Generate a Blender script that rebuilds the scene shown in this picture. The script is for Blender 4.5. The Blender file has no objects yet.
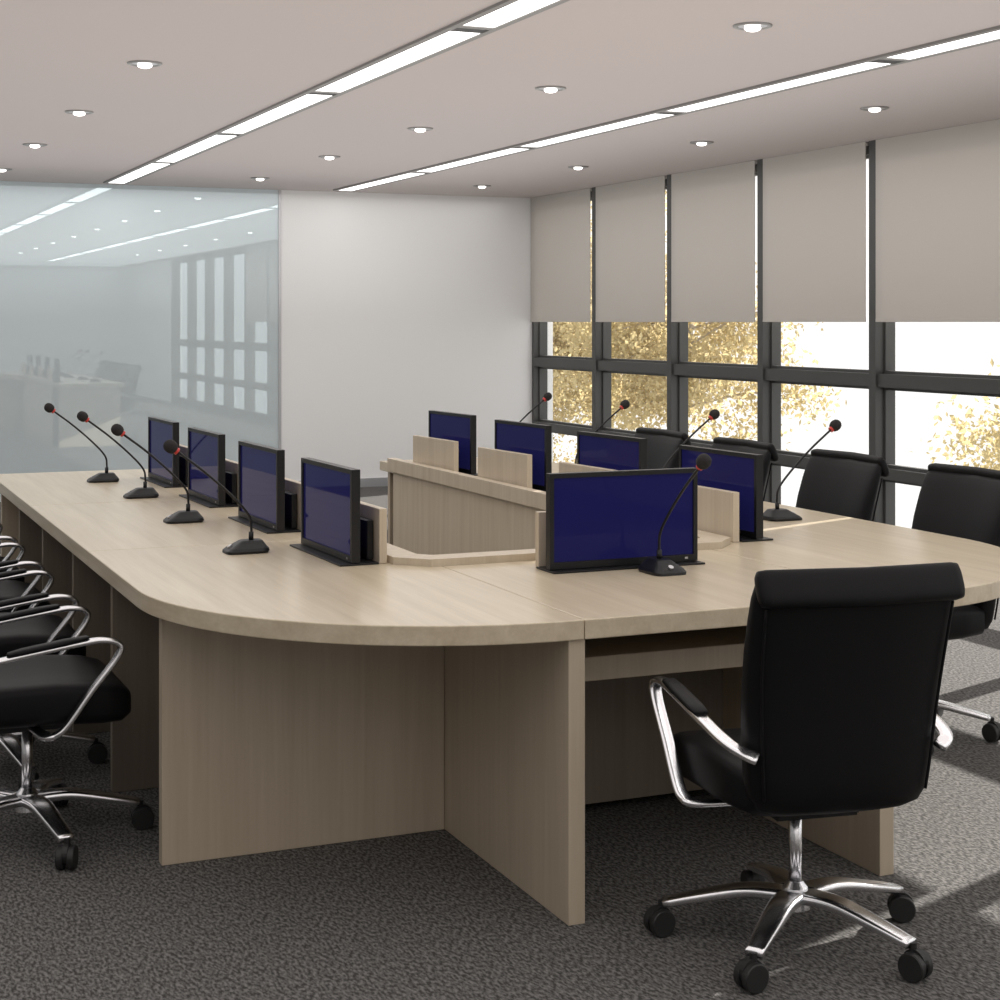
import bpy, bmesh, math, random
from mathutils import Vector, Matrix
random.seed(7)
scene = bpy.context.scene
COL = scene.collection
scene.view_settings.view_transform = 'Standard'
scene.view_settings.look = 'None'

# ------------------------------------------------------------ materials
def new_mat(name):
    m = bpy.data.materials.new(name); m.use_nodes = True
    nt = m.node_tree
    return m, nt, nt.nodes['Principled BSDF']

def simple(name, col, rough=0.5, metal=0.0, spec=0.5, coat=0.0, emit=None, es=0.0):
    m, nt, b = new_mat(name)
    b.inputs['Base Color'].default_value = (*col, 1)
    b.inputs['Roughness'].default_value = rough
    b.inputs['Metallic'].default_value = metal
    b.inputs['Specular IOR Level'].default_value = spec
    b.inputs['Coat Weight'].default_value = coat
    if emit:
        b.inputs['Emission Color'].default_value = (*emit, 1)
        b.inputs['Emission Strength'].default_value = es
    return m

def wood(name, axis, c1, c2, rough=0.35):
    m, nt, b = new_mat(name)
    tc = nt.nodes.new('ShaderNodeTexCoord')
    mp = nt.nodes.new('ShaderNodeMapping')
    s = [26.0, 26.0, 26.0]; s[axis] = 1.1
    mp.inputs['Scale'].default_value = s
    nt.links.new(tc.outputs['Object'], mp.inputs['Vector'])
    n = nt.nodes.new('ShaderNodeTexNoise')
    n.inputs['Scale'].default_value = 1.0; n.inputs['Detail'].default_value = 5
    n.inputs['Roughness'].default_value = 0.6; n.inputs['Distortion'].default_value = 0.4
    nt.links.new(mp.outputs[0], n.inputs['Vector'])
    mp2 = nt.nodes.new('ShaderNodeMapping')
    s = [120.0, 120.0, 120.0]; s[axis] = 4
    mp2.inputs['Scale'].default_value = s
    nt.links.new(tc.outputs['Object'], mp2.inputs['Vector'])
    n2 = nt.nodes.new('ShaderNodeTexNoise'); n2.inputs['Scale'].default_value = 1.0
    nt.links.new(mp2.outputs[0], n2.inputs['Vector'])
    mx = nt.nodes.new('ShaderNodeMath'); mx.operation = 'MULTIPLY_ADD'
    mx.inputs[1].default_value = 0.35; 
    nt.links.new(n2.outputs['Fac'], mx.inputs[0]); nt.links.new(n.outputs['Fac'], mx.inputs[2])
    r = nt.nodes.new('ShaderNodeValToRGB')
    r.color_ramp.elements[0].position = 0.40; r.color_ramp.elements[0].color = (*c1, 1)
    r.color_ramp.elements[1].position = 0.95; r.color_ramp.elements[1].color = (*c2, 1)
    nt.links.new(mx.outputs[0], r.inputs['Fac'])
    nt.links.new(r.outputs['Color'], b.inputs['Base Color'])
    b.inputs['Roughness'].default_value = rough
    return m

WA, WB = (0.50, 0.415, 0.29), (0.65, 0.565, 0.425)
M_wood_y = wood('oak_grain_y', 1, WA, WB, 0.28)
M_wood_z = wood('oak_grain_z', 2, (0.46,0.38,0.28), (0.55,0.465,0.355), 0.4)
M_wood_in = wood('oak_inner', 2, (0.50,0.415,0.31), (0.62,0.54,0.42), 0.45)
M_wood_d = wood('oak_shaded_side', 2, (0.20,0.165,0.125), (0.27,0.225,0.175), 0.5)  # same oak darkened, under-table shade put into the colour
M_black = simple('black_plastic', (0.009,0.009,0.010), 0.4, spec=0.35)
M_foam = simple('black_foam', (0.02,0.018,0.018), 0.9)
M_red = simple('red_ring', (0.6,0.04,0.03), 0.3)
M_screen = simple('blue_screen', (0.008,0.008,0.060), 0.03, spec=0.07, emit=(0.03,0.03,0.17), es=0.15)
M_chrome = simple('chrome', (0.88,0.88,0.90), 0.22, 1.0)
M_alu = simple('brushed_metal', (0.6,0.6,0.62), 0.35, 1.0)
M_rim = simple('downlight_rim', (0.30,0.29,0.28), 0.3, 0.8)
M_mull = simple('anthracite_aluminium', (0.075,0.075,0.072), 0.45, 0.2)
M_wall = simple('white_paint', (0.93,0.93,0.925), 0.7)
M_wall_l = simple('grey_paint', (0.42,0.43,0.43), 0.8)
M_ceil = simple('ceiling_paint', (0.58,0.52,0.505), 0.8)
M_light = simple('diffuser', (1,1,1), 0.5, emit=(1.0,0.99,0.97), es=2.3)
M_bulb = simple('bulb', (1,1,1), 0.5, emit=(1.0,0.96,0.90), es=3.0)
M_slot = simple('slot_dark', (0.05,0.05,0.05), 0.6)
M_fixture = simple('fixture_grey', (0.25,0.24,0.23), 0.5)
M_rubber = simple('caster_rubber', (0.015,0.015,0.015), 0.5)

def leather():
    m, nt, b = new_mat('black_leather')
    b.inputs['Base Color'].default_value = (0.0070,0.0068,0.0073,1)
    b.inputs['Roughness'].default_value = 0.5
    b.inputs['Specular IOR Level'].default_value = 0.15
    v = nt.nodes.new('ShaderNodeTexNoise'); v.inputs['Scale'].default_value = 260
    v.inputs['Detail'].default_value = 3
    tc = nt.nodes.new('ShaderNodeTexCoord'); nt.links.new(tc.outputs['Object'], v.inputs['Vector'])
    bp = nt.nodes.new('ShaderNodeBump'); bp.inputs['Strength'].default_value = 0.12
    bp.inputs['Distance'].default_value = 0.002
    nt.links.new(v.outputs['Fac'], bp.inputs['Height']); nt.links.new(bp.outputs[0], b.inputs['Normal'])
    return m
M_leather = leather()

def carpet():
    m, nt, b = new_mat('grey_loop_carpet')
    tc = nt.nodes.new('ShaderNodeTexCoord')
    mp = nt.nodes.new('ShaderNodeMapping'); mp.inputs['Scale'].default_value = (130,56,1)
    mp.inputs['Rotation'].default_value = (0,0,0.9)
    nt.links.new(tc.outputs['Object'], mp.inputs['Vector'])
    v = nt.nodes.new('ShaderNodeTexNoise'); v.inputs['Scale'].default_value = 1.0
    v.inputs['Detail'].default_value = 2; v.inputs['Roughness'].default_value = 0.55
    nt.links.new(mp.outputs[0], v.inputs['Vector'])
    r = nt.nodes.new('ShaderNodeValToRGB')
    r.color_ramp.elements[0].position = 0.38; r.color_ramp.elements[0].color = (0.052,0.050,0.048,1)
    r.color_ramp.elements[1].position = 0.68; r.color_ramp.elements[1].color = (0.210,0.203,0.196,1)
    nt.links.new(v.outputs['Fac'], r.inputs['Fac'])
    nt.links.new(r.outputs['Color'], b.inputs['Base Color'])
    b.inputs['Roughness'].default_value = 0.95
    b.inputs['Specular IOR Level'].default_value = 0.1
    bp = nt.nodes.new('ShaderNodeBump'); bp.inputs['Strength'].default_value = 0.2
    bp.inputs['Distance'].default_value = 0.0015
    nt.links.new(v.outputs['Fac'], bp.inputs['Height']); nt.links.new(bp.outputs[0], b.inputs['Normal'])
    return m
M_carpet = carpet()

def glassboard():
    m, nt, b = new_mat('pale_teal_glass_panel')
    b.inputs['Base Color'].default_value = (0.70,0.79,0.82,1)
    b.inputs['Roughness'].default_value = 0.6
    b.inputs['Specular IOR Level'].default_value = 0.1
    g = nt.nodes.new('ShaderNodeBsdfGlossy'); g.inputs['Roughness'].default_value = 0.0
    g.inputs['Color'].default_value = (0.82,0.93,0.97,1)
    mx = nt.nodes.new('ShaderNodeMixShader'); mx.inputs[0].default_value = 0.22
    nt.links.new(b.outputs[0], mx.inputs[1]); nt.links.new(g.outputs[0], mx.inputs[2])
    nt.links.new(mx.outputs[0], nt.nodes['Material Output'].inputs['Surface'])
    return m
M_gb = glassboard()

def pane():
    m, nt, b = new_mat('window_glass')
    t = nt.nodes.new('ShaderNodeBsdfTransparent')
    g = nt.nodes.new('ShaderNodeBsdfGlossy'); g.inputs['Roughness'].default_value = 0.0
    mx = nt.nodes.new('ShaderNodeMixShader'); mx.inputs[0].default_value = 0.05
    nt.links.new(t.outputs[0], mx.inputs[1]); nt.links.new(g.outputs[0], mx.inputs[2])
    nt.links.new(mx.outputs[0], nt.nodes['Material Output'].inputs['Surface'])
    return m
M_pane = pane()

def translucent(name, col, fac):
    m, nt, b = new_mat(name)
    b.inputs['Base Color'].default_value = (*col,1); b.inputs['Roughness'].default_value = 0.9
    b.inputs['Specular IOR Level'].default_value = 0.1
    t = nt.nodes.new('ShaderNodeBsdfTranslucent'); t.inputs['Color'].default_value = (*col,1)
    mx = nt.nodes.new('ShaderNodeMixShader'); mx.inputs[0].default_value = fac
    nt.links.new(b.outputs[0], mx.inputs[1]); nt.links.new(t.outputs[0], mx.inputs[2])
    nt.links.new(mx.outputs[0], nt.nodes['Material Output'].inputs['Surface'])
    return m
M_blind = translucent('beige_blind_fabric', (0.65,0.62,0.58), 0.14)
M_leaf = translucent('golden_leaves', (0.55,0.455,0.245), 0.55)
M_bark = simple('bark', (0.40,0.34,0.26), 0.9)

# ------------------------------------------------------------ helpers
def link(o, parent=None):
    COL.objects.link(o)
    if parent is not None: o.parent = parent
    return o

def empty(name, loc, rotz=0.0, label='', cat='', group=None):
    e = bpy.data.objects.new(name, None); e.empty_display_size = 0.1
    e.location = loc; e.rotation_euler = (0,0,rotz)
    COL.objects.link(e)
    e['label'] = label; e['category'] = cat
    if group: e['group'] = group
    return e

def from_bm(name, bm, mat, parent=None, loc=(0,0,0), smooth=False):
    me = bpy.data.meshes.new(name)
    bmesh.ops.recalc_face_normals(bm, faces=bm.faces)
    bm.to_mesh(me); bm.free()
    if smooth:
        for p in me.polygons: p.use_smooth = True
    me.materials.append(mat)
    o = bpy.data.objects.new(name, me); o.location = loc
    return link(o, parent)

def add_box(bm, x0,x1,y0,y1,z0,z1):
    r = bmesh.ops.create_cube(bm, size=1.0)
    for v in r['verts']:
        v.co = Vector(((x0+x1)/2+v.co.x*(x1-x0), (y0+y1)/2+v.co.y*(y1-y0), (z0+z1)/2+v.co.z*(z1-z0)))
    return r['verts']

def box(name, x0,x1,y0,y1,z0,z1, mat, parent=None, bevel=0.0, off=(0,0,0)):
    """world (or parent-local, off=0) box; origin at its centre"""
    bm = bmesh.new()
    c = Vector(((x0+x1)/2,(y0+y1)/2,(z0+z1)/2))
    add_box(bm, x0-c.x,x1-c.x,y0-c.y,y1-c.y,z0-c.z,z1-c.z)
    if bevel:
        bmesh.ops.bevel(bm, geom=list(bm.edges), offset=bevel, segments=2, affect='EDGES', profile=0.5)
    return from_bm(name, bm, mat, parent, c-Vector(off))

def prism(name, pts, z0, z1, mat, parent, off, bevel=0.003):
    cx = sum(p[0] for p in pts)/len(pts); cy = sum(p[1] for p in pts)/len(pts)
    bm = bmesh.new()
    vs = [bm.verts.new((p[0]-cx,p[1]-cy,0)) for p in pts]
    f = bm.faces.new(vs)
    r = bmesh.ops.extrude_face_region(bm, geom=[f])
    for v in r['geom']:
        if isinstance(v, bmesh.types.BMVert): v.co.z += z1-z0
    bmesh.ops.recalc_face_normals(bm, faces=bm.faces)
    if bevel:
        es = [e for e in bm.edges if abs(e.verts[0].co.z-e.verts[1].co.z) < 1e-6]
        bmesh.ops.bevel(bm, geom=es, offset=bevel, segments=2, affect='EDGES', profile=0.5)
    return from_bm(name, bm, mat, parent, Vector((cx,cy,z0))-Vector(off))

def catmull(pts, n):
    P = [Vector(p) for p in pts]
    P = [P[0]*2-P[1]] + P + [P[-1]*2-P[-2]]
    out = []
    for i in range(1, len(P)-2):
        for k in range(n):
            t = k/n
            a,b,c,d = P[i-1],P[i],P[i+1],P[i+2]
            out.append(0.5*((2*b)+(c-a)*t+(2*a-5*b+4*c-d)*t*t+(3*b-a-3*c+d)*t**3))
    out.append(P[-2].copy())
    return out

def sweep(bm, pts, ra, rb, n=6, seg=12, side=Vector((1,0,0)), taper=None, square=2.0):
    """ra along 'side' axis, rb across"""
    C = catmull(pts, n); rings = []
    for i,p in enumerate(C):
        t = (C[min(i+1,len(C)-1)]-C[max(i-1,0)]).normalized()
        s = (side - t*side.dot(t)).normalized(); u = t.cross(s)
        k = taper(i/(len(C)-1)) if taper else 1.0
        ring = []
        for j in range(seg):
            a = 2*math.pi*(j+0.5)/seg
            ca, sa = math.cos(a), math.sin(a)
            ex = 2.0/square
            ca = math.copysign(abs(ca)**ex, ca); sa = math.copysign(abs(sa)**ex, sa)
            ring.append(bm.verts.new(p + s*ra*k*ca + u*rb*k*sa))
        rings.append(ring)
    for a,b in zip(rings, rings[1:]):
        for j in range(seg):
            bm.faces.new((a[j],a[(j+1)%seg],b[(j+1)%seg],b[j]))
    bm.faces.new(rings[0]); bm.faces.new(rings[-1])

def loft(bm, secs, fn, seg=40, n=4.0):
    """secs: list of (t, a, b); ring = superellipse with half-axes a,b mapped by fn(t,p,q)"""
    rings = []
    for (t,a,b) in secs:
        ring = []
        for j in range(seg):
            th = 2*math.pi*(j+0.5)/seg
            c, s = math.cos(th), math.sin(th)
            p = math.copysign(abs(c)**(2/n), c)*a; q = math.copysign(abs(s)**(2/n), s)*b
            ring.append(bm.verts.new(fn(t,p,q)))
        rings.append(ring)
    for a,b in zip(rings, rings[1:]):
        for j in range(seg):
            bm.faces.new((a[j],a[(j+1)%seg],b[(j+1)%seg],b[j]))
    bm.faces.new(rings[0]); bm.faces.new(rings[-1])

def cyl(bm, r, p0, p1, seg=20, r2=None):
    p0, p1 = Vector(p0), Vector(p1)
    d = p1-p0
    M = Matrix.Translation((p0+p1)/2) @ d.to_track_quat('Z','Y').to_matrix().to_4x4()
    bmesh.ops.create_cone(bm, cap_ends=True, segments=seg, radius1=r, radius2=r if r2 is None else r2, depth=d.length, matrix=M)

def copy_tree(root, loc, rotz, label=None):
    def rec(o, parent):
        c = o.copy(); COL.objects.link(c)
        if parent is not None:
            c.parent = parent
            c.matrix_parent_inverse = o.matrix_parent_inverse.copy()
        for ch in list(kids[o.name]): rec(bpy.data.objects[ch], c)
        return c
    kids = {}
    def gather(o):
        kids[o.name] = [k.name for k in o.children]
        for k in o.children: gather(k)
    gather(root)
    r = rec(root, None)
    r.location = loc; r.rotation_euler = (0,0,rotz)
    if label: r['label'] = label
    return r

# ------------------------------------------------------------ room
XW = 6.45; YF = 14.28; XL = -3.6; YB = -6.0; H = 2.676
PITCH = 1.35
def struct(o): o['kind'] = 'structure'; return o
struct(box('floor', XL-0.1, XW+0.2, YB-0.1, YF+0.1, -0.1, 0.0, M_carpet))
struct(box('ceiling', XL-0.1, XW+0.2, YB-0.1, YF+0.1, H, H+0.1, M_ceil))
struct(box('wall_far', 3.98, XW+0.2, YF, YF+0.1, 0, H, M_wall))
struct(box('wall_glass', XL-0.1, 3.955, YF, YF+0.1, 0.0, H, M_gb))
struct(box('trim_1', 3.955, 3.98, YF-0.012, YF+0.1, 0, H, M_alu))
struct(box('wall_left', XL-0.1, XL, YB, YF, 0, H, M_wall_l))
struct(box('wall_back', XL-0.1, XW+0.2, YB-0.1, YB, 0, H, M_wall))
struct(box('baseboard_far', 3.98, XW, YF-0.012, YF, 0, 0.08, M_alu))
YE = YF-PITCH*12
struct(box('wall_right', XW, XW+0.15, YB, YE-0.036, 0, H, M_wall))

edges = [YF - PITCH*i for i in range(13)]
for i in range(12):
    yA, yB = edges[i], edges[i+1]
    bm = bmesh.new()
    m = 0.036
    add_box(bm, XW-0.035, XW+0.12, yB-m, yB+m, 0, H)           # mullion on near side
    if i == 0: add_box(bm, XW-0.02, XW+0.12, yA-0.05, yA-0.001, 0, H)
    far = yA-m if i else yA-0.05
    for (z0,z1,x0,x1) in ((0,0.10,0.0,0.12),(0.49,0.56,-0.02,0.1),(1.08,1.165,-0.02,0.1),(H-0.08,H,0.0,0.12)):
        add_box(bm, XW+x0, XW+x1, yB+m, far, z0, z1)
    for (z0,z1) in ((0.56,1.08),(1.165,H-0.08),(0.10,0.49)):
        for (a,b,c,d) in ((yB+m,yB+m+0.008,z0,z1),(far-0.02,far,z0,z1),(yB+m+0.008,far-0.02,z0,z0+0.02),(yB+m+0.008,far-0.02,z1-0.02,z1)):
            add_box(bm, XW+0.03, XW+0.07, a, b, c, d)
    w = from_bm('window_%d' % (i+1), bm, M_mull); struct(w)
    g = box('glass_pane', XW+0.053, XW+0.057, yB+m, far, 0.1, H-0.08, M_pane, w)

# roller blinds (the last bays behind the viewer have none, as the glass wall's reflection shows)
bl = None
for i in range(8):
    yA, yB = edges[i], edges[i+1]
    y0, y1 = yB+0.036+0.038, (yA-0.039 if i else yA-0.005)
    L = 'beige fabric roller blind half lowered over window'
    yc = (y0+y1)/2
    if bl is None or i == 1:
        b_ = empty('roller_blind', (XW-0.033, yc, 1.5), 0, L, 'blind', 'roller blinds along the window wall')
        hw = (y1-y0)/2
        box('fabric', -0.003, 0.003, -hw, hw, 0.02, H-1.5-0.001, M_blind, b_)
        box('bottom_rail', -0.005, 0.005, -hw, hw, 0.0, 0.02, M_blind, b_, 0.002)
        bm = bmesh.new(); cyl(bm, 0.012, (0.016,-hw,H-1.5-0.016), (0.016,hw,H-1.5-0.016))
        from_bm('roller_tube', bm, M_blind, b_, smooth=True)
        bl = b_
    else:
        copy_tree(bl, (XW-0.033, yc, 1.5), 0)

# ------------------------------------------------------------ ceiling lights
def linear(x, y0, y1):
    e = empty('linear_ceiling_light', (x,(y0+y1)/2,H), 0, 'slim recessed linear ceiling light with white diffuser', 'ceiling light', 'linear ceiling lights')
    h = (y1-y0)/2
    bm = bmesh.new()
    add_box(bm, -0.10,-0.070,-h,h,-0.012,0); add_box(bm, 0.070,0.10,-h,h,-0.012,0)
    add_box(bm, -0.070,0.070,-h,-h+0.02,-0.012,0); add_box(bm,-0.070,0.070,h-0.02,h,-0.012,0)
    from_bm('fixture_frame', bm, M_fixture, e)
    box('end_plate', -0.070,0.070,-h+0.02,-h+0.12,-0.008,0, M_slot, e)
    box('diffuser', -0.070,0.070,-h+0.12,h-0.02,-0.008,-0.001, M_light, e)
    return e
src = None
for x in (2.48, 4.49):
    for k in range(9):
        y1 = 14.05-2.0*k; y0 = y1-2.0
        if src is None: src = linear(x, y0, y1)
        else: copy_tree(src, (x,(y0+y1)/2,H), 0)

def downlight(x,y):
    e = empty('downlight', (x,y,H), 0, 'small round recessed downlight with chrome rim', 'ceiling light', 'round ceiling downlights')
    bm = bmesh.new()
    seg = 32
    prof = [(0.078,0.0),(0.078,-0.006),(0.070,-0.009),(0.062,-0.006),(0.058,-0.001)]
    rings = [[bm.verts.new((r*math.cos(2*math.pi*j/seg), r*math.sin(2*math.pi*j/seg), z)) for j in range(seg)] for r,z in prof]
    for a,b in zip(rings,rings[1:]):
        for j in range(seg): bm.faces.new((a[j],a[(j+1)%seg],b[(j+1)%seg],b[j]))
    from_bm('rim', bm, M_rim, e, smooth=True)
    bm = bmesh.new(); cyl(bm, 0.058, (0,0,-0.001), (0,0,-0.004), 28); from_bm('reflector', bm, M_alu, e)
    bm = bmesh.new(); bmesh.ops.create_uvsphere(bm, u_segments=16, v_segments=8, radius=0.034)
    for v in bm.verts: v.co.z = v.co.z*0.4-0.012
    from_bm('bulb', bm, M_bulb, e, smooth=True)
    return e
d0 = None
for x in (1.46, 3.49, 5.45, -0.6):
    for y in (13.15, 11.25, 9.40, 7.52, 5.62, 3.65, 1.75, -0.15):
        if d0 is None: d0 = downlight(x,y)
        else: copy_tree(d0, (x,y,H), 0)

# ------------------------------------------------------------ conference table
TX, TZ = 2.275, 0.76
off = Vector((TX, 6.0, 0))
T = empty('conference_table', off, 0, 'large light oak U-shaped conference table with rounded corners', 'table')
g = 0.0015
def arc(cx, cy, r, a0, a1, n=24):
    return [(cx+r*math.cos(math.radians(a0+(a1-a0)*i/n)), cy+r*math.sin(math.radians(a0+(a1-a0)*i/n))) for i in range(n+1)]
L, R = 0.87, 3.68
IL, IR = 1.68, 2.87
z0, z1 = 0.71, TZ
SX = 1.805                                            # seam above the side of the leg panel
A = arc(1.77, 4.59, 0.9, 270, 180)
segA = [(SX-g,3.69)] + A + [(L,5.42-g),(IL,5.42-g),(IL,4.76),(1.77,4.67),(SX-g,4.67)]
mir = lambda pts: [(2*TX-x, y) for x,y in pts][::-1]
prism('tabletop', segA, z0, z1, M_wood_y, T, off)
prism('tabletop', mir(segA), z0, z1, M_wood_y, T, off)
prism('tabletop', [(SX+g,3.69),(2*TX-SX-g,3.69),(2*TX-SX-g,4.67),(SX+g,4.67)], z0, z1, M_wood_y, T, off)
for (ya,yb) in ((5.42+g,6.86-g),(6.86+g,8.35)):
    s = [(L,ya),(IL,ya),(IL,yb),(L,yb)]
    prism('tabletop', s, z0, z1, M_wood_y, T, off)
    prism('tabletop', mir(s), z0, z1, M_wood_y, T, off)
# raised inner lip round the well
def lip(pts, w, za, zb):
    bm = bmesh.new()
    for (a,b,c,d) in pts:
        v = [bm.verts.new((p[0]-off.x,p[1]-off.y,zz)) for zz in (za,zb) for p in (a,b,c,d)]
        for f in ((0,1,2,3),(4,5,6,7),(0,1,5,4),(1,2,6,5),(2,3,7,6),(3,0,4,7)): bm.faces.new([v[i] for i in f])
    return from_bm('inner_lip', bm, M_wood_in, T)
lower0 = [(IL,5.5),(IL,4.76),(1.77,4.67),(2.78,4.67),(IR,4.76),(IR,5.5)]
lower1 = [(IL+0.09,5.5),(IL+0.09,4.80),(1.81,4.76),(2.74,4.76),(IR-0.09,4.80),(IR-0.09,5.5)]
lip([(lower0[i],lower0[i+1],lower1[i+1],lower1[i]) for i in range(5)], 0, 0.70, 0.782)
# inner fascias
def tbox(name,x0,x1,y0,y1,za,zb,mat,bev=0.002): return box(name,x0,x1,y0,y1,za,zb,mat,T,bev,off)
tbox('inner_fascia', IL-0.035,IL-0.012,4.72,8.33,0,0.71,M_wood_in)
tbox('inner_fascia', IR-0.02,IR+0.0,5.52,8.08,0,0.725,M_wood_in)
tbox('inner_rail', IR-0.045,IR-0.001,5.51,8.10,0.728,0.795,M_wood_in)
tbox('inner_fascia', IL,IR,4.62,4.645,0,0.71,M_wood_in)
# end panels
for (x0,x1) in ((L+0.05,IL-0.036),(IR+0.036,R-0.05)):
    tbox('end_panel', x0,x1,8.29,8.325,0,0.71,M_wood_z)
# leg panels
tbox('leg_panel', 0.93,1.765,4.55,4.59,0,0.71,M_wood_z)
tbox('leg_panel', 2.745,3.35,4.55,4.59,0,0.71,M_wood_z)
tbox('leg_panel', 1.766,1.812,3.70,4.60,0,0.71,M_wood_z)
tbox('leg_panel', 2.698,2.744,3.70,4.60,0,0.71,M_wood_z)
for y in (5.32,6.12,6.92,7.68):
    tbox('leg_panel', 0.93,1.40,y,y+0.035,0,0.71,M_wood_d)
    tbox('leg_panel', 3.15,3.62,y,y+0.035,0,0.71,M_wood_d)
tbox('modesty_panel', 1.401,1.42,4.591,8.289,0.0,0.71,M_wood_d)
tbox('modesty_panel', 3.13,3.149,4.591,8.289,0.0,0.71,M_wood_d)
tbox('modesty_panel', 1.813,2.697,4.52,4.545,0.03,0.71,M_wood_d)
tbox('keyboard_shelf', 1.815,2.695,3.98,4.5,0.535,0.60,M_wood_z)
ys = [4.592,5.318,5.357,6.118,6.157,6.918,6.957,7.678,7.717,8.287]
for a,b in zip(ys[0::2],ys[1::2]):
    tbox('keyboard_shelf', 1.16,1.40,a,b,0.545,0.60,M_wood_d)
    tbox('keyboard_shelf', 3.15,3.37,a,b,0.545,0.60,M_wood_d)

# ------------------------------------------------------------ monitors
def monitor(loc, rot):
    e = empty('monitor', loc, rot, 'slim black monitor with dark blue glossy screen rising from the table', 'monitor', 'pop-up monitors on the conference table')
    W, Hh = 0.25, 0.283
    box('base_plate', -0.255,0.255,-0.05,0.075,0.0005,0.006, M_black, e, 0.001)
    bm = bmesh.new()
    zt = Hh+0.008; zb = 0.008
    add_box(bm,-W,W,-0.012,0.016,zb,zb+0.02); add_box(bm,-W,W,-0.012,0.016,zt-0.014,zt)
    add_box(bm,-W,-W+0.014,-0.012,0.016,zb+0.02,zt-0.014); add_box(bm,W-0.014,W,-0.012,0.016,zb+0.02,zt-0.014)
    from_bm('frame', bm, M_black, e)
    box('screen', -W+0.014,W-0.014,-0.006,0.012,zb+0.02,zt-0.014, M_screen, e)
    bm = bmesh.new(); add_box(bm,-0.06,0.06,0.017,0.055,0.006,0.13); add_box(bm,-0.20,0.20,0.055,0.0775,0.006,0.13)
    bmesh.ops.bevel(bm, geom=list(bm.edges), offset=0.003, segments=1, affect='EDGES')
    from_bm('lift_bracket', bm, M_black, e)
    h = box('wood_cover', -0.245,0.245,0.08,0.105,0.0005,0.168, M_wood_in, e, 0.002)
    h['label'] = 'light oak cover panel'
    box('power_light', 0.205,0.215,-0.0135,-0.0122,0.015,0.021, M_alu, e)
    return e
m0 = monitor((2.30,4.435,TZ), 0.0)
MY = (5.03,5.87,6.74,7.60)
for y in MY:
    copy_tree(m0, (1.558,y,TZ), math.radians(-88.5))
for y in MY:
    copy_tree(m0, (2.99,y,TZ), math.radians(93.5 if y > 5.5 else 92))

# ------------------------------------------------------------ microphones
def mic(loc, rot):
    e = empty('gooseneck_microphone', loc, rot, 'black gooseneck conference microphone with a red ring', 'microphone', 'gooseneck microphones on the conference table')
    bm = bmesh.new()
    secs = [(0.0005,0.053,0.068),(0.008,0.055,0.070),(0.016,0.050,0.064),(0.03,0.034,0.046),(0.038,0.026,0.036),(0.040,0.022,0.032)]
    loft(bm, secs, lambda t,p,q: Vector((p, q - (t*0.5), t)), seg=28, n=5)
    from_bm('base', bm, M_black, e, smooth=False)
    bm = bmesh.new(); cyl(bm, 0.008,(0,0.048,0.0195),(0,0.051,0.0245),14)
    from_bm('button', bm, M_alu, e)
    bm = bmesh.new()
    pts = [(0,-0.02,0.036),(0,-0.021,0.075),(0,-0.012,0.12),(0,0.045,0.185),(0,0.13,0.262),(0,0.215,0.328)]
    cyl(bm, 0.008,(0,-0.02,0.036),(0,-0.0205,0.065),14)
    sweep(bm, pts, 0.0042,0.0042, n=6, seg=10)
    from_bm('gooseneck', bm, M_black, e, smooth=True)
    d = Vector((0,0.085,0.066)).normalized(); p = Vector(pts[-1])
    bm = bmesh.new(); cyl(bm, 0.0115, p+d*0.002, p+d*0.010, 16); from_bm('red_ring', bm, M_red, e, smooth=False)
    bm = bmesh.new()
    rad = [(0.010,0.010),(0.013,0.016),(0.022,0.0205),(0.034,0.0215),(0.044,0.0185),(0.051,0.012),(0.054,0.004)]
    u = Vector((1,0,0)); w = d.cross(u)
    loft(bm, [(t,r,r) for t,r in rad], lambda t,a,b: p+d*t+u*a+w*b, seg=20, n=2)
    from_bm('microphone_head', bm, M_foam, e, smooth=True)
    return e
k0 = mic((2.355,4.29,TZ), math.pi)
for y,x in ((5.2,1.33),(6.08,1.32),(7.0,1.34),(7.76,1.31)):
    copy_tree(k0, (x,y,TZ), math.radians(90))
for y,x in ((5.27,3.40),(6.1,3.36),(7.0,3.40),(7.9,3.41)):
    copy_tree(k0, (x,y,TZ), math.radians(-90))

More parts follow.
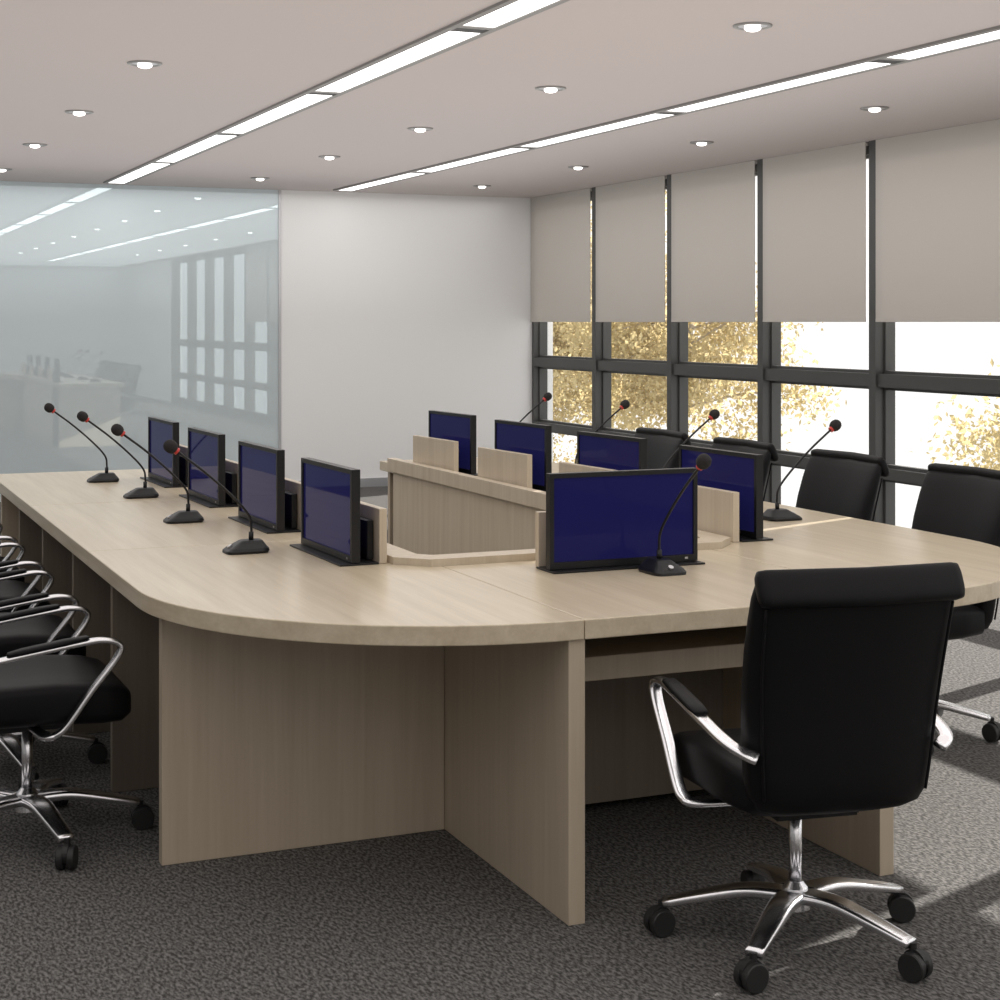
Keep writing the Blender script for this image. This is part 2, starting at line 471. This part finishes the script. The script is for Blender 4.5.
# ------------------------------------------------------------ chairs
def chair(loc, rot):
    e = empty('office_chair', loc, rot, 'black leather office chair with chrome arms and five-star base', 'chair', 'office chairs around the conference table')
    # seat
    bm = bmesh.new()
    secs = [(-0.235,0.13,0.012),(-0.23,0.19,0.035),(-0.20,0.225,0.055),(-0.1,0.24,0.062),(0.05,0.245,0.064),(0.18,0.243,0.062),(0.235,0.23,0.055),(0.262,0.20,0.036),(0.268,0.15,0.014)]
    loft(bm, secs, lambda t,p,q: Vector((p, t, 0.425 + q - (0.018*max(0,(t-0.1)/0.16)) + (0.02*(abs(p)/0.24)**3 if q>0 else 0))), seg=44, n=4)
    from_bm('seat', bm, M_leather, e, smooth=True)
    bm = bmesh.new(); add_box(bm,-0.11,0.11,-0.13,0.10,0.335,0.366)
    bmesh.ops.bevel(bm, geom=list(bm.edges), offset=0.008, segments=2, affect='EDGES')
    from_bm('tilt_mechanism', bm, M_black, e)
    # backrest: padded, narrowing towards the bottom, curved in plan
    def cy(z): 
        k = (z-0.39)/0.55
        return -0.240 - 0.115*k + 0.025*math.sin(k*math.pi)
    bm = bmesh.new()
    secs = [(0.384,0.12,0.008),(0.388,0.165,0.022),(0.400,0.200,0.036),(0.43,0.219,0.046),(0.48,0.228,0.050),(0.56,0.235,0.050),(0.66,0.241,0.047),(0.76,0.246,0.043),(0.84,0.248,0.038),(0.89,0.248,0.033),(0.918,0.245,0.027),(0.93,0.238,0.018)]
    loft(bm, secs, lambda t,p,q: Vector((p, cy(t)+q+0.5*p*p, t)), seg=52, n=3.6)
    B = from_bm('backrest', bm, M_leather, e, smooth=True)
    for sx in (-1,1):
        bm = bmesh.new()
        pts = [(sx*w_, cy(z)-h_*0.93+0.5*w_**2, z) for z,w_,h_ in ((0.43,0.200,0.046),(0.5,0.207,0.050),(0.6,0.214,0.0495),(0.7,0.221,0.046),(0.8,0.226,0.041),(0.87,0.228,0.036))]
        sweep(bm, pts, 0.0035,0.0035,n=3,seg=8)
        from_bm('piping', bm, M_leather, B, smooth=True)
    # folded top flap draped over the back
    bm = bmesh.new()
    s2 = [(-0.250,0.014,0.006),(-0.248,0.030,0.012),(-0.243,0.040,0.017),(-0.225,0.043,0.020),(0,0.044,0.021),(0.225,0.043,0.020),(0.243,0.040,0.017),(0.248,0.030,0.012),(0.250,0.014,0.006)]
    dv = Vector((0,-0.42,-0.90)).normalized(); nv = Vector((0,-0.90,0.42)).normalized()
    loft(bm, s2, lambda t,p,q: Vector((t, cy(0.92)-0.020+0.5*t*t, 0.916))+dv*p+nv*q, seg=28, n=3.0)
    from_bm('head_flap', bm, M_leather, B, smooth=True)
    # arms
    for sx in (-1,1):
        bm = bmesh.new()
        pts = [(sx*0.225,-0.285,0.530),(sx*0.255,-0.262,0.543),(sx*0.272,-0.20,0.557),(sx*0.278,-0.08,0.580),(sx*0.278,0.10,0.607),(sx*0.278,0.17,0.613),(sx*0.278,0.216,0.598),(sx*0.278,0.207,0.56),(sx*0.276,0.14,0.475),(sx*0.274,0.075,0.385),(sx*0.268,0.045,0.358),(sx*0.245,0.02,0.350),(sx*0.10,0.0,0.349)]
        sweep(bm, pts, 0.016,0.008,n=6,seg=16,square=3.5)
        a = from_bm('armrest', bm, M_chrome, e, smooth=True); a['label'] = 'chrome loop armrest'
        bm = bmesh.new()
        loft(bm, [(-0.09,0.008,0.002),(-0.085,0.018,0.006),(-0.05,0.021,0.009),(0.07,0.021,0.009),(0.125,0.018,0.006),(0.133,0.008,0.002)],
             lambda t,p,q: Vector((sx*0.278+p, t, 0.594+0.150*t+q+0.010)), seg=20, n=3)
        from_bm('arm_pad', bm, M_leather, a, smooth=True)
    # column
    bm = bmesh.new(); cyl(bm,0.016,(0,0,0.13),(0,0,0.34),20)
    from_bm('gas_column', bm, M_chrome, e, smooth=True)
    bm = bmesh.new(); cyl(bm,0.036,(0,0,0.085),(0,0,0.135),28,0.030); cyl(bm,0.030,(0,0,0.135),(0,0,0.15),28,0.018)
    S = from_bm('star_base', bm, M_chrome, e, smooth=False)
    for k in range(5):
        a = math.radians(12+72*k); d = Vector((math.cos(a),math.sin(a),0)); s = Vector((-d.y,d.x,0))
        bm = bmesh.new()
        sweep(bm, [d*0.02+Vector((0,0,0.118)), d*0.12+Vector((0,0,0.121)), d*0.23+Vector((0,0,0.100)), d*0.318+Vector((0,0,0.080))],
              0.034,0.014,n=5,seg=16,side=s,taper=lambda t:1.05-0.40*t,square=4)
        from_bm('base_leg', bm, M_chrome, S, smooth=True)
        bm = bmesh.new()
        c = d*0.322; b2 = a + 0.6*(k%3-1)
        ax = Vector((math.cos(b2+math.pi/2),math.sin(b2+math.pi/2),0))
        c2 = c + Vector((math.cos(b2),math.sin(b2),0))*0.006
        for sg in (-1,1):
            cyl(bm,0.033,c2+ax*sg*0.006+Vector((0,0,0.0335)),c2+ax*sg*0.025+Vector((0,0,0.0335)),24,)
        bmesh.ops.bevel(bm, geom=list(bm.edges), offset=0.0025, segments=1, affect='EDGES', clamp_overlap=True)
        cyl(bm,0.029,c2-ax*0.0075+Vector((0,0,0.043)),c2+ax*0.0075+Vector((0,0,0.043)),20)
        cyl(bm,0.009,c+Vector((0,0,0.05)),c+Vector((0,0,0.085)),12)
        from_bm('caster', bm, M_rubber, S, smooth=False)
    return e
c0 = chair((2.225,3.39,0), math.radians(-8))
for y in (4.945,5.737,6.537,7.317):
    copy_tree(c0, (0.62,y,0), math.radians(-90))
for y,x in ((4.955,3.70),(5.737,3.69),(6.537,3.68),(7.317,3.68)):
    copy_tree(c0, (x,y,0), math.radians(90))

# ------------------------------------------------------------ outside trees
def tree(x,y,zc,r,n,seed,vs_=0.8):
    rnd = random.Random(seed)
    e = empty('autumn_tree', (x,y,-6), 0, 'autumn tree with golden yellow leaves outside the windows', 'tree', 'autumn trees outside')
    bm = bmesh.new()
    top = zc+6
    sweep(bm, [(0,0,0),(0.1,0.05,top*0.4),(0,0.1,top*0.75),(0.1,0,top+r*0.3)], 0.11,0.11,n=4,seg=10,taper=lambda t:1.1-0.8*t)
    tips = []
    for k in range(14):
        a = rnd.random()*6.28; z = top-r*0.6+rnd.random()*r*0.9; l = r*(0.5+0.45*rnd.random())
        p0 = Vector((0,0,z)); p2 = p0+Vector((math.cos(a)*l, math.sin(a)*l, rnd.uniform(-0.1,0.6)*r*0.6))
        pm = (p0+p2)/2+Vector((rnd.uniform(-.2,.2),rnd.uniform(-.2,.2),0.15))
        sweep(bm, [p0,pm,p2], 0.024,0.024,n=4,seg=6,taper=lambda t:1-0.8*t); tips += [pm,p2,(pm+p2)/2]
    from_bm('trunk', bm, M_bark, e, smooth=True)
    for k in range(int(32*r)):
        v = Vector((rnd.gauss(0,1),rnd.gauss(0,1),rnd.gauss(0,0.8))); v = v.normalized()*r*rnd.uniform(0.3,0.97)
        tips.append(Vector((v.x,v.y,top+v.z*vs_)))
    bm = bmesh.new()
    for i in range(n):
        c = rnd.choice(tips)+Vector((rnd.gauss(0,.24),rnd.gauss(0,.24),rnd.gauss(0,.18)))
        s = rnd.uniform(0.03,0.058)
        M = Matrix.Rotation(rnd.random()*6.28,3,'X') @ Matrix.Rotation(rnd.random()*6.28,3,'Z') @ Matrix.Rotation(rnd.random()*6.28,3,'Y')
        vs = [bm.verts.new(c+M@Vector(q)*s) for q in ((-1,0,0),(0,-0.6,0.1),(1,0,0),(0,0.6,0.1))]
        bm.faces.new(vs)
    f = from_bm('foliage', bm, M_leaf, e); f['kind'] = 'stuff'
tree(12.9,28.3,1.5,3.5,60000,1,1.05)
tree(12.3,21.7,0.9,1.9,15000,2,1.2)
tree(14.5,15.9,-0.1,1.6,5500,3)

# ------------------------------------------------------------ light
w = bpy.data.worlds.new('World'); scene.world = w; w.use_nodes = True
bg = w.node_tree.nodes['Background']
bg.inputs['Color'].default_value = (1.0,0.99,0.97,1); bg.inputs['Strength'].default_value = 1.2
sd = bpy.data.lights.new('sun','SUN'); sd.energy = 13.0; sd.angle = math.radians(0.4); sd.color = (1,0.95,0.88)
so = bpy.data.objects.new('sun', sd)
d = Vector((-0.938,-0.348,-0.385)).normalized()
so.rotation_euler = d.to_track_quat('-Z','Y').to_euler(); so.location = (12,8,6)
COL.objects.link(so)
def area(name, z, rot, e, sx, sy):
    ad = bpy.data.lights.new(name,'AREA'); ad.shape = 'RECTANGLE'; ad.size = sx; ad.size_y = sy
    ad.energy = e; ad.color = (1,0.985,0.97)
    ao = bpy.data.objects.new(name, ad); ao.location = ((XL+XW)/2,(YB+YF)/2,z)
    ao.rotation_euler = (rot,0,0); COL.objects.link(ao)
area('ceiling_fill', 1.56, math.pi, 270, 8.2, 18.2)  # added fill lamp floating mid-room, aimed up to brighten the ceiling
area('room_fill', H-0.03, 0, 345, 9.4, 20.1)  # added room-wide fill just below the ceiling, not one of its fixtures

# ------------------------------------------------------------ camera
cd = bpy.data.cameras.new('camera'); cam = bpy.data.objects.new('camera', cd); COL.objects.link(cam)
cam.location = (0,0,1.5)
cam.rotation_euler = (math.pi/2, 0, -math.atan(705/1650))
cd.sensor_width = 36; cd.sensor_fit = 'HORIZONTAL'
cd.lens = 36*1.650
cd.shift_y = -0.178
cd.clip_end = 200
scene.camera = cam
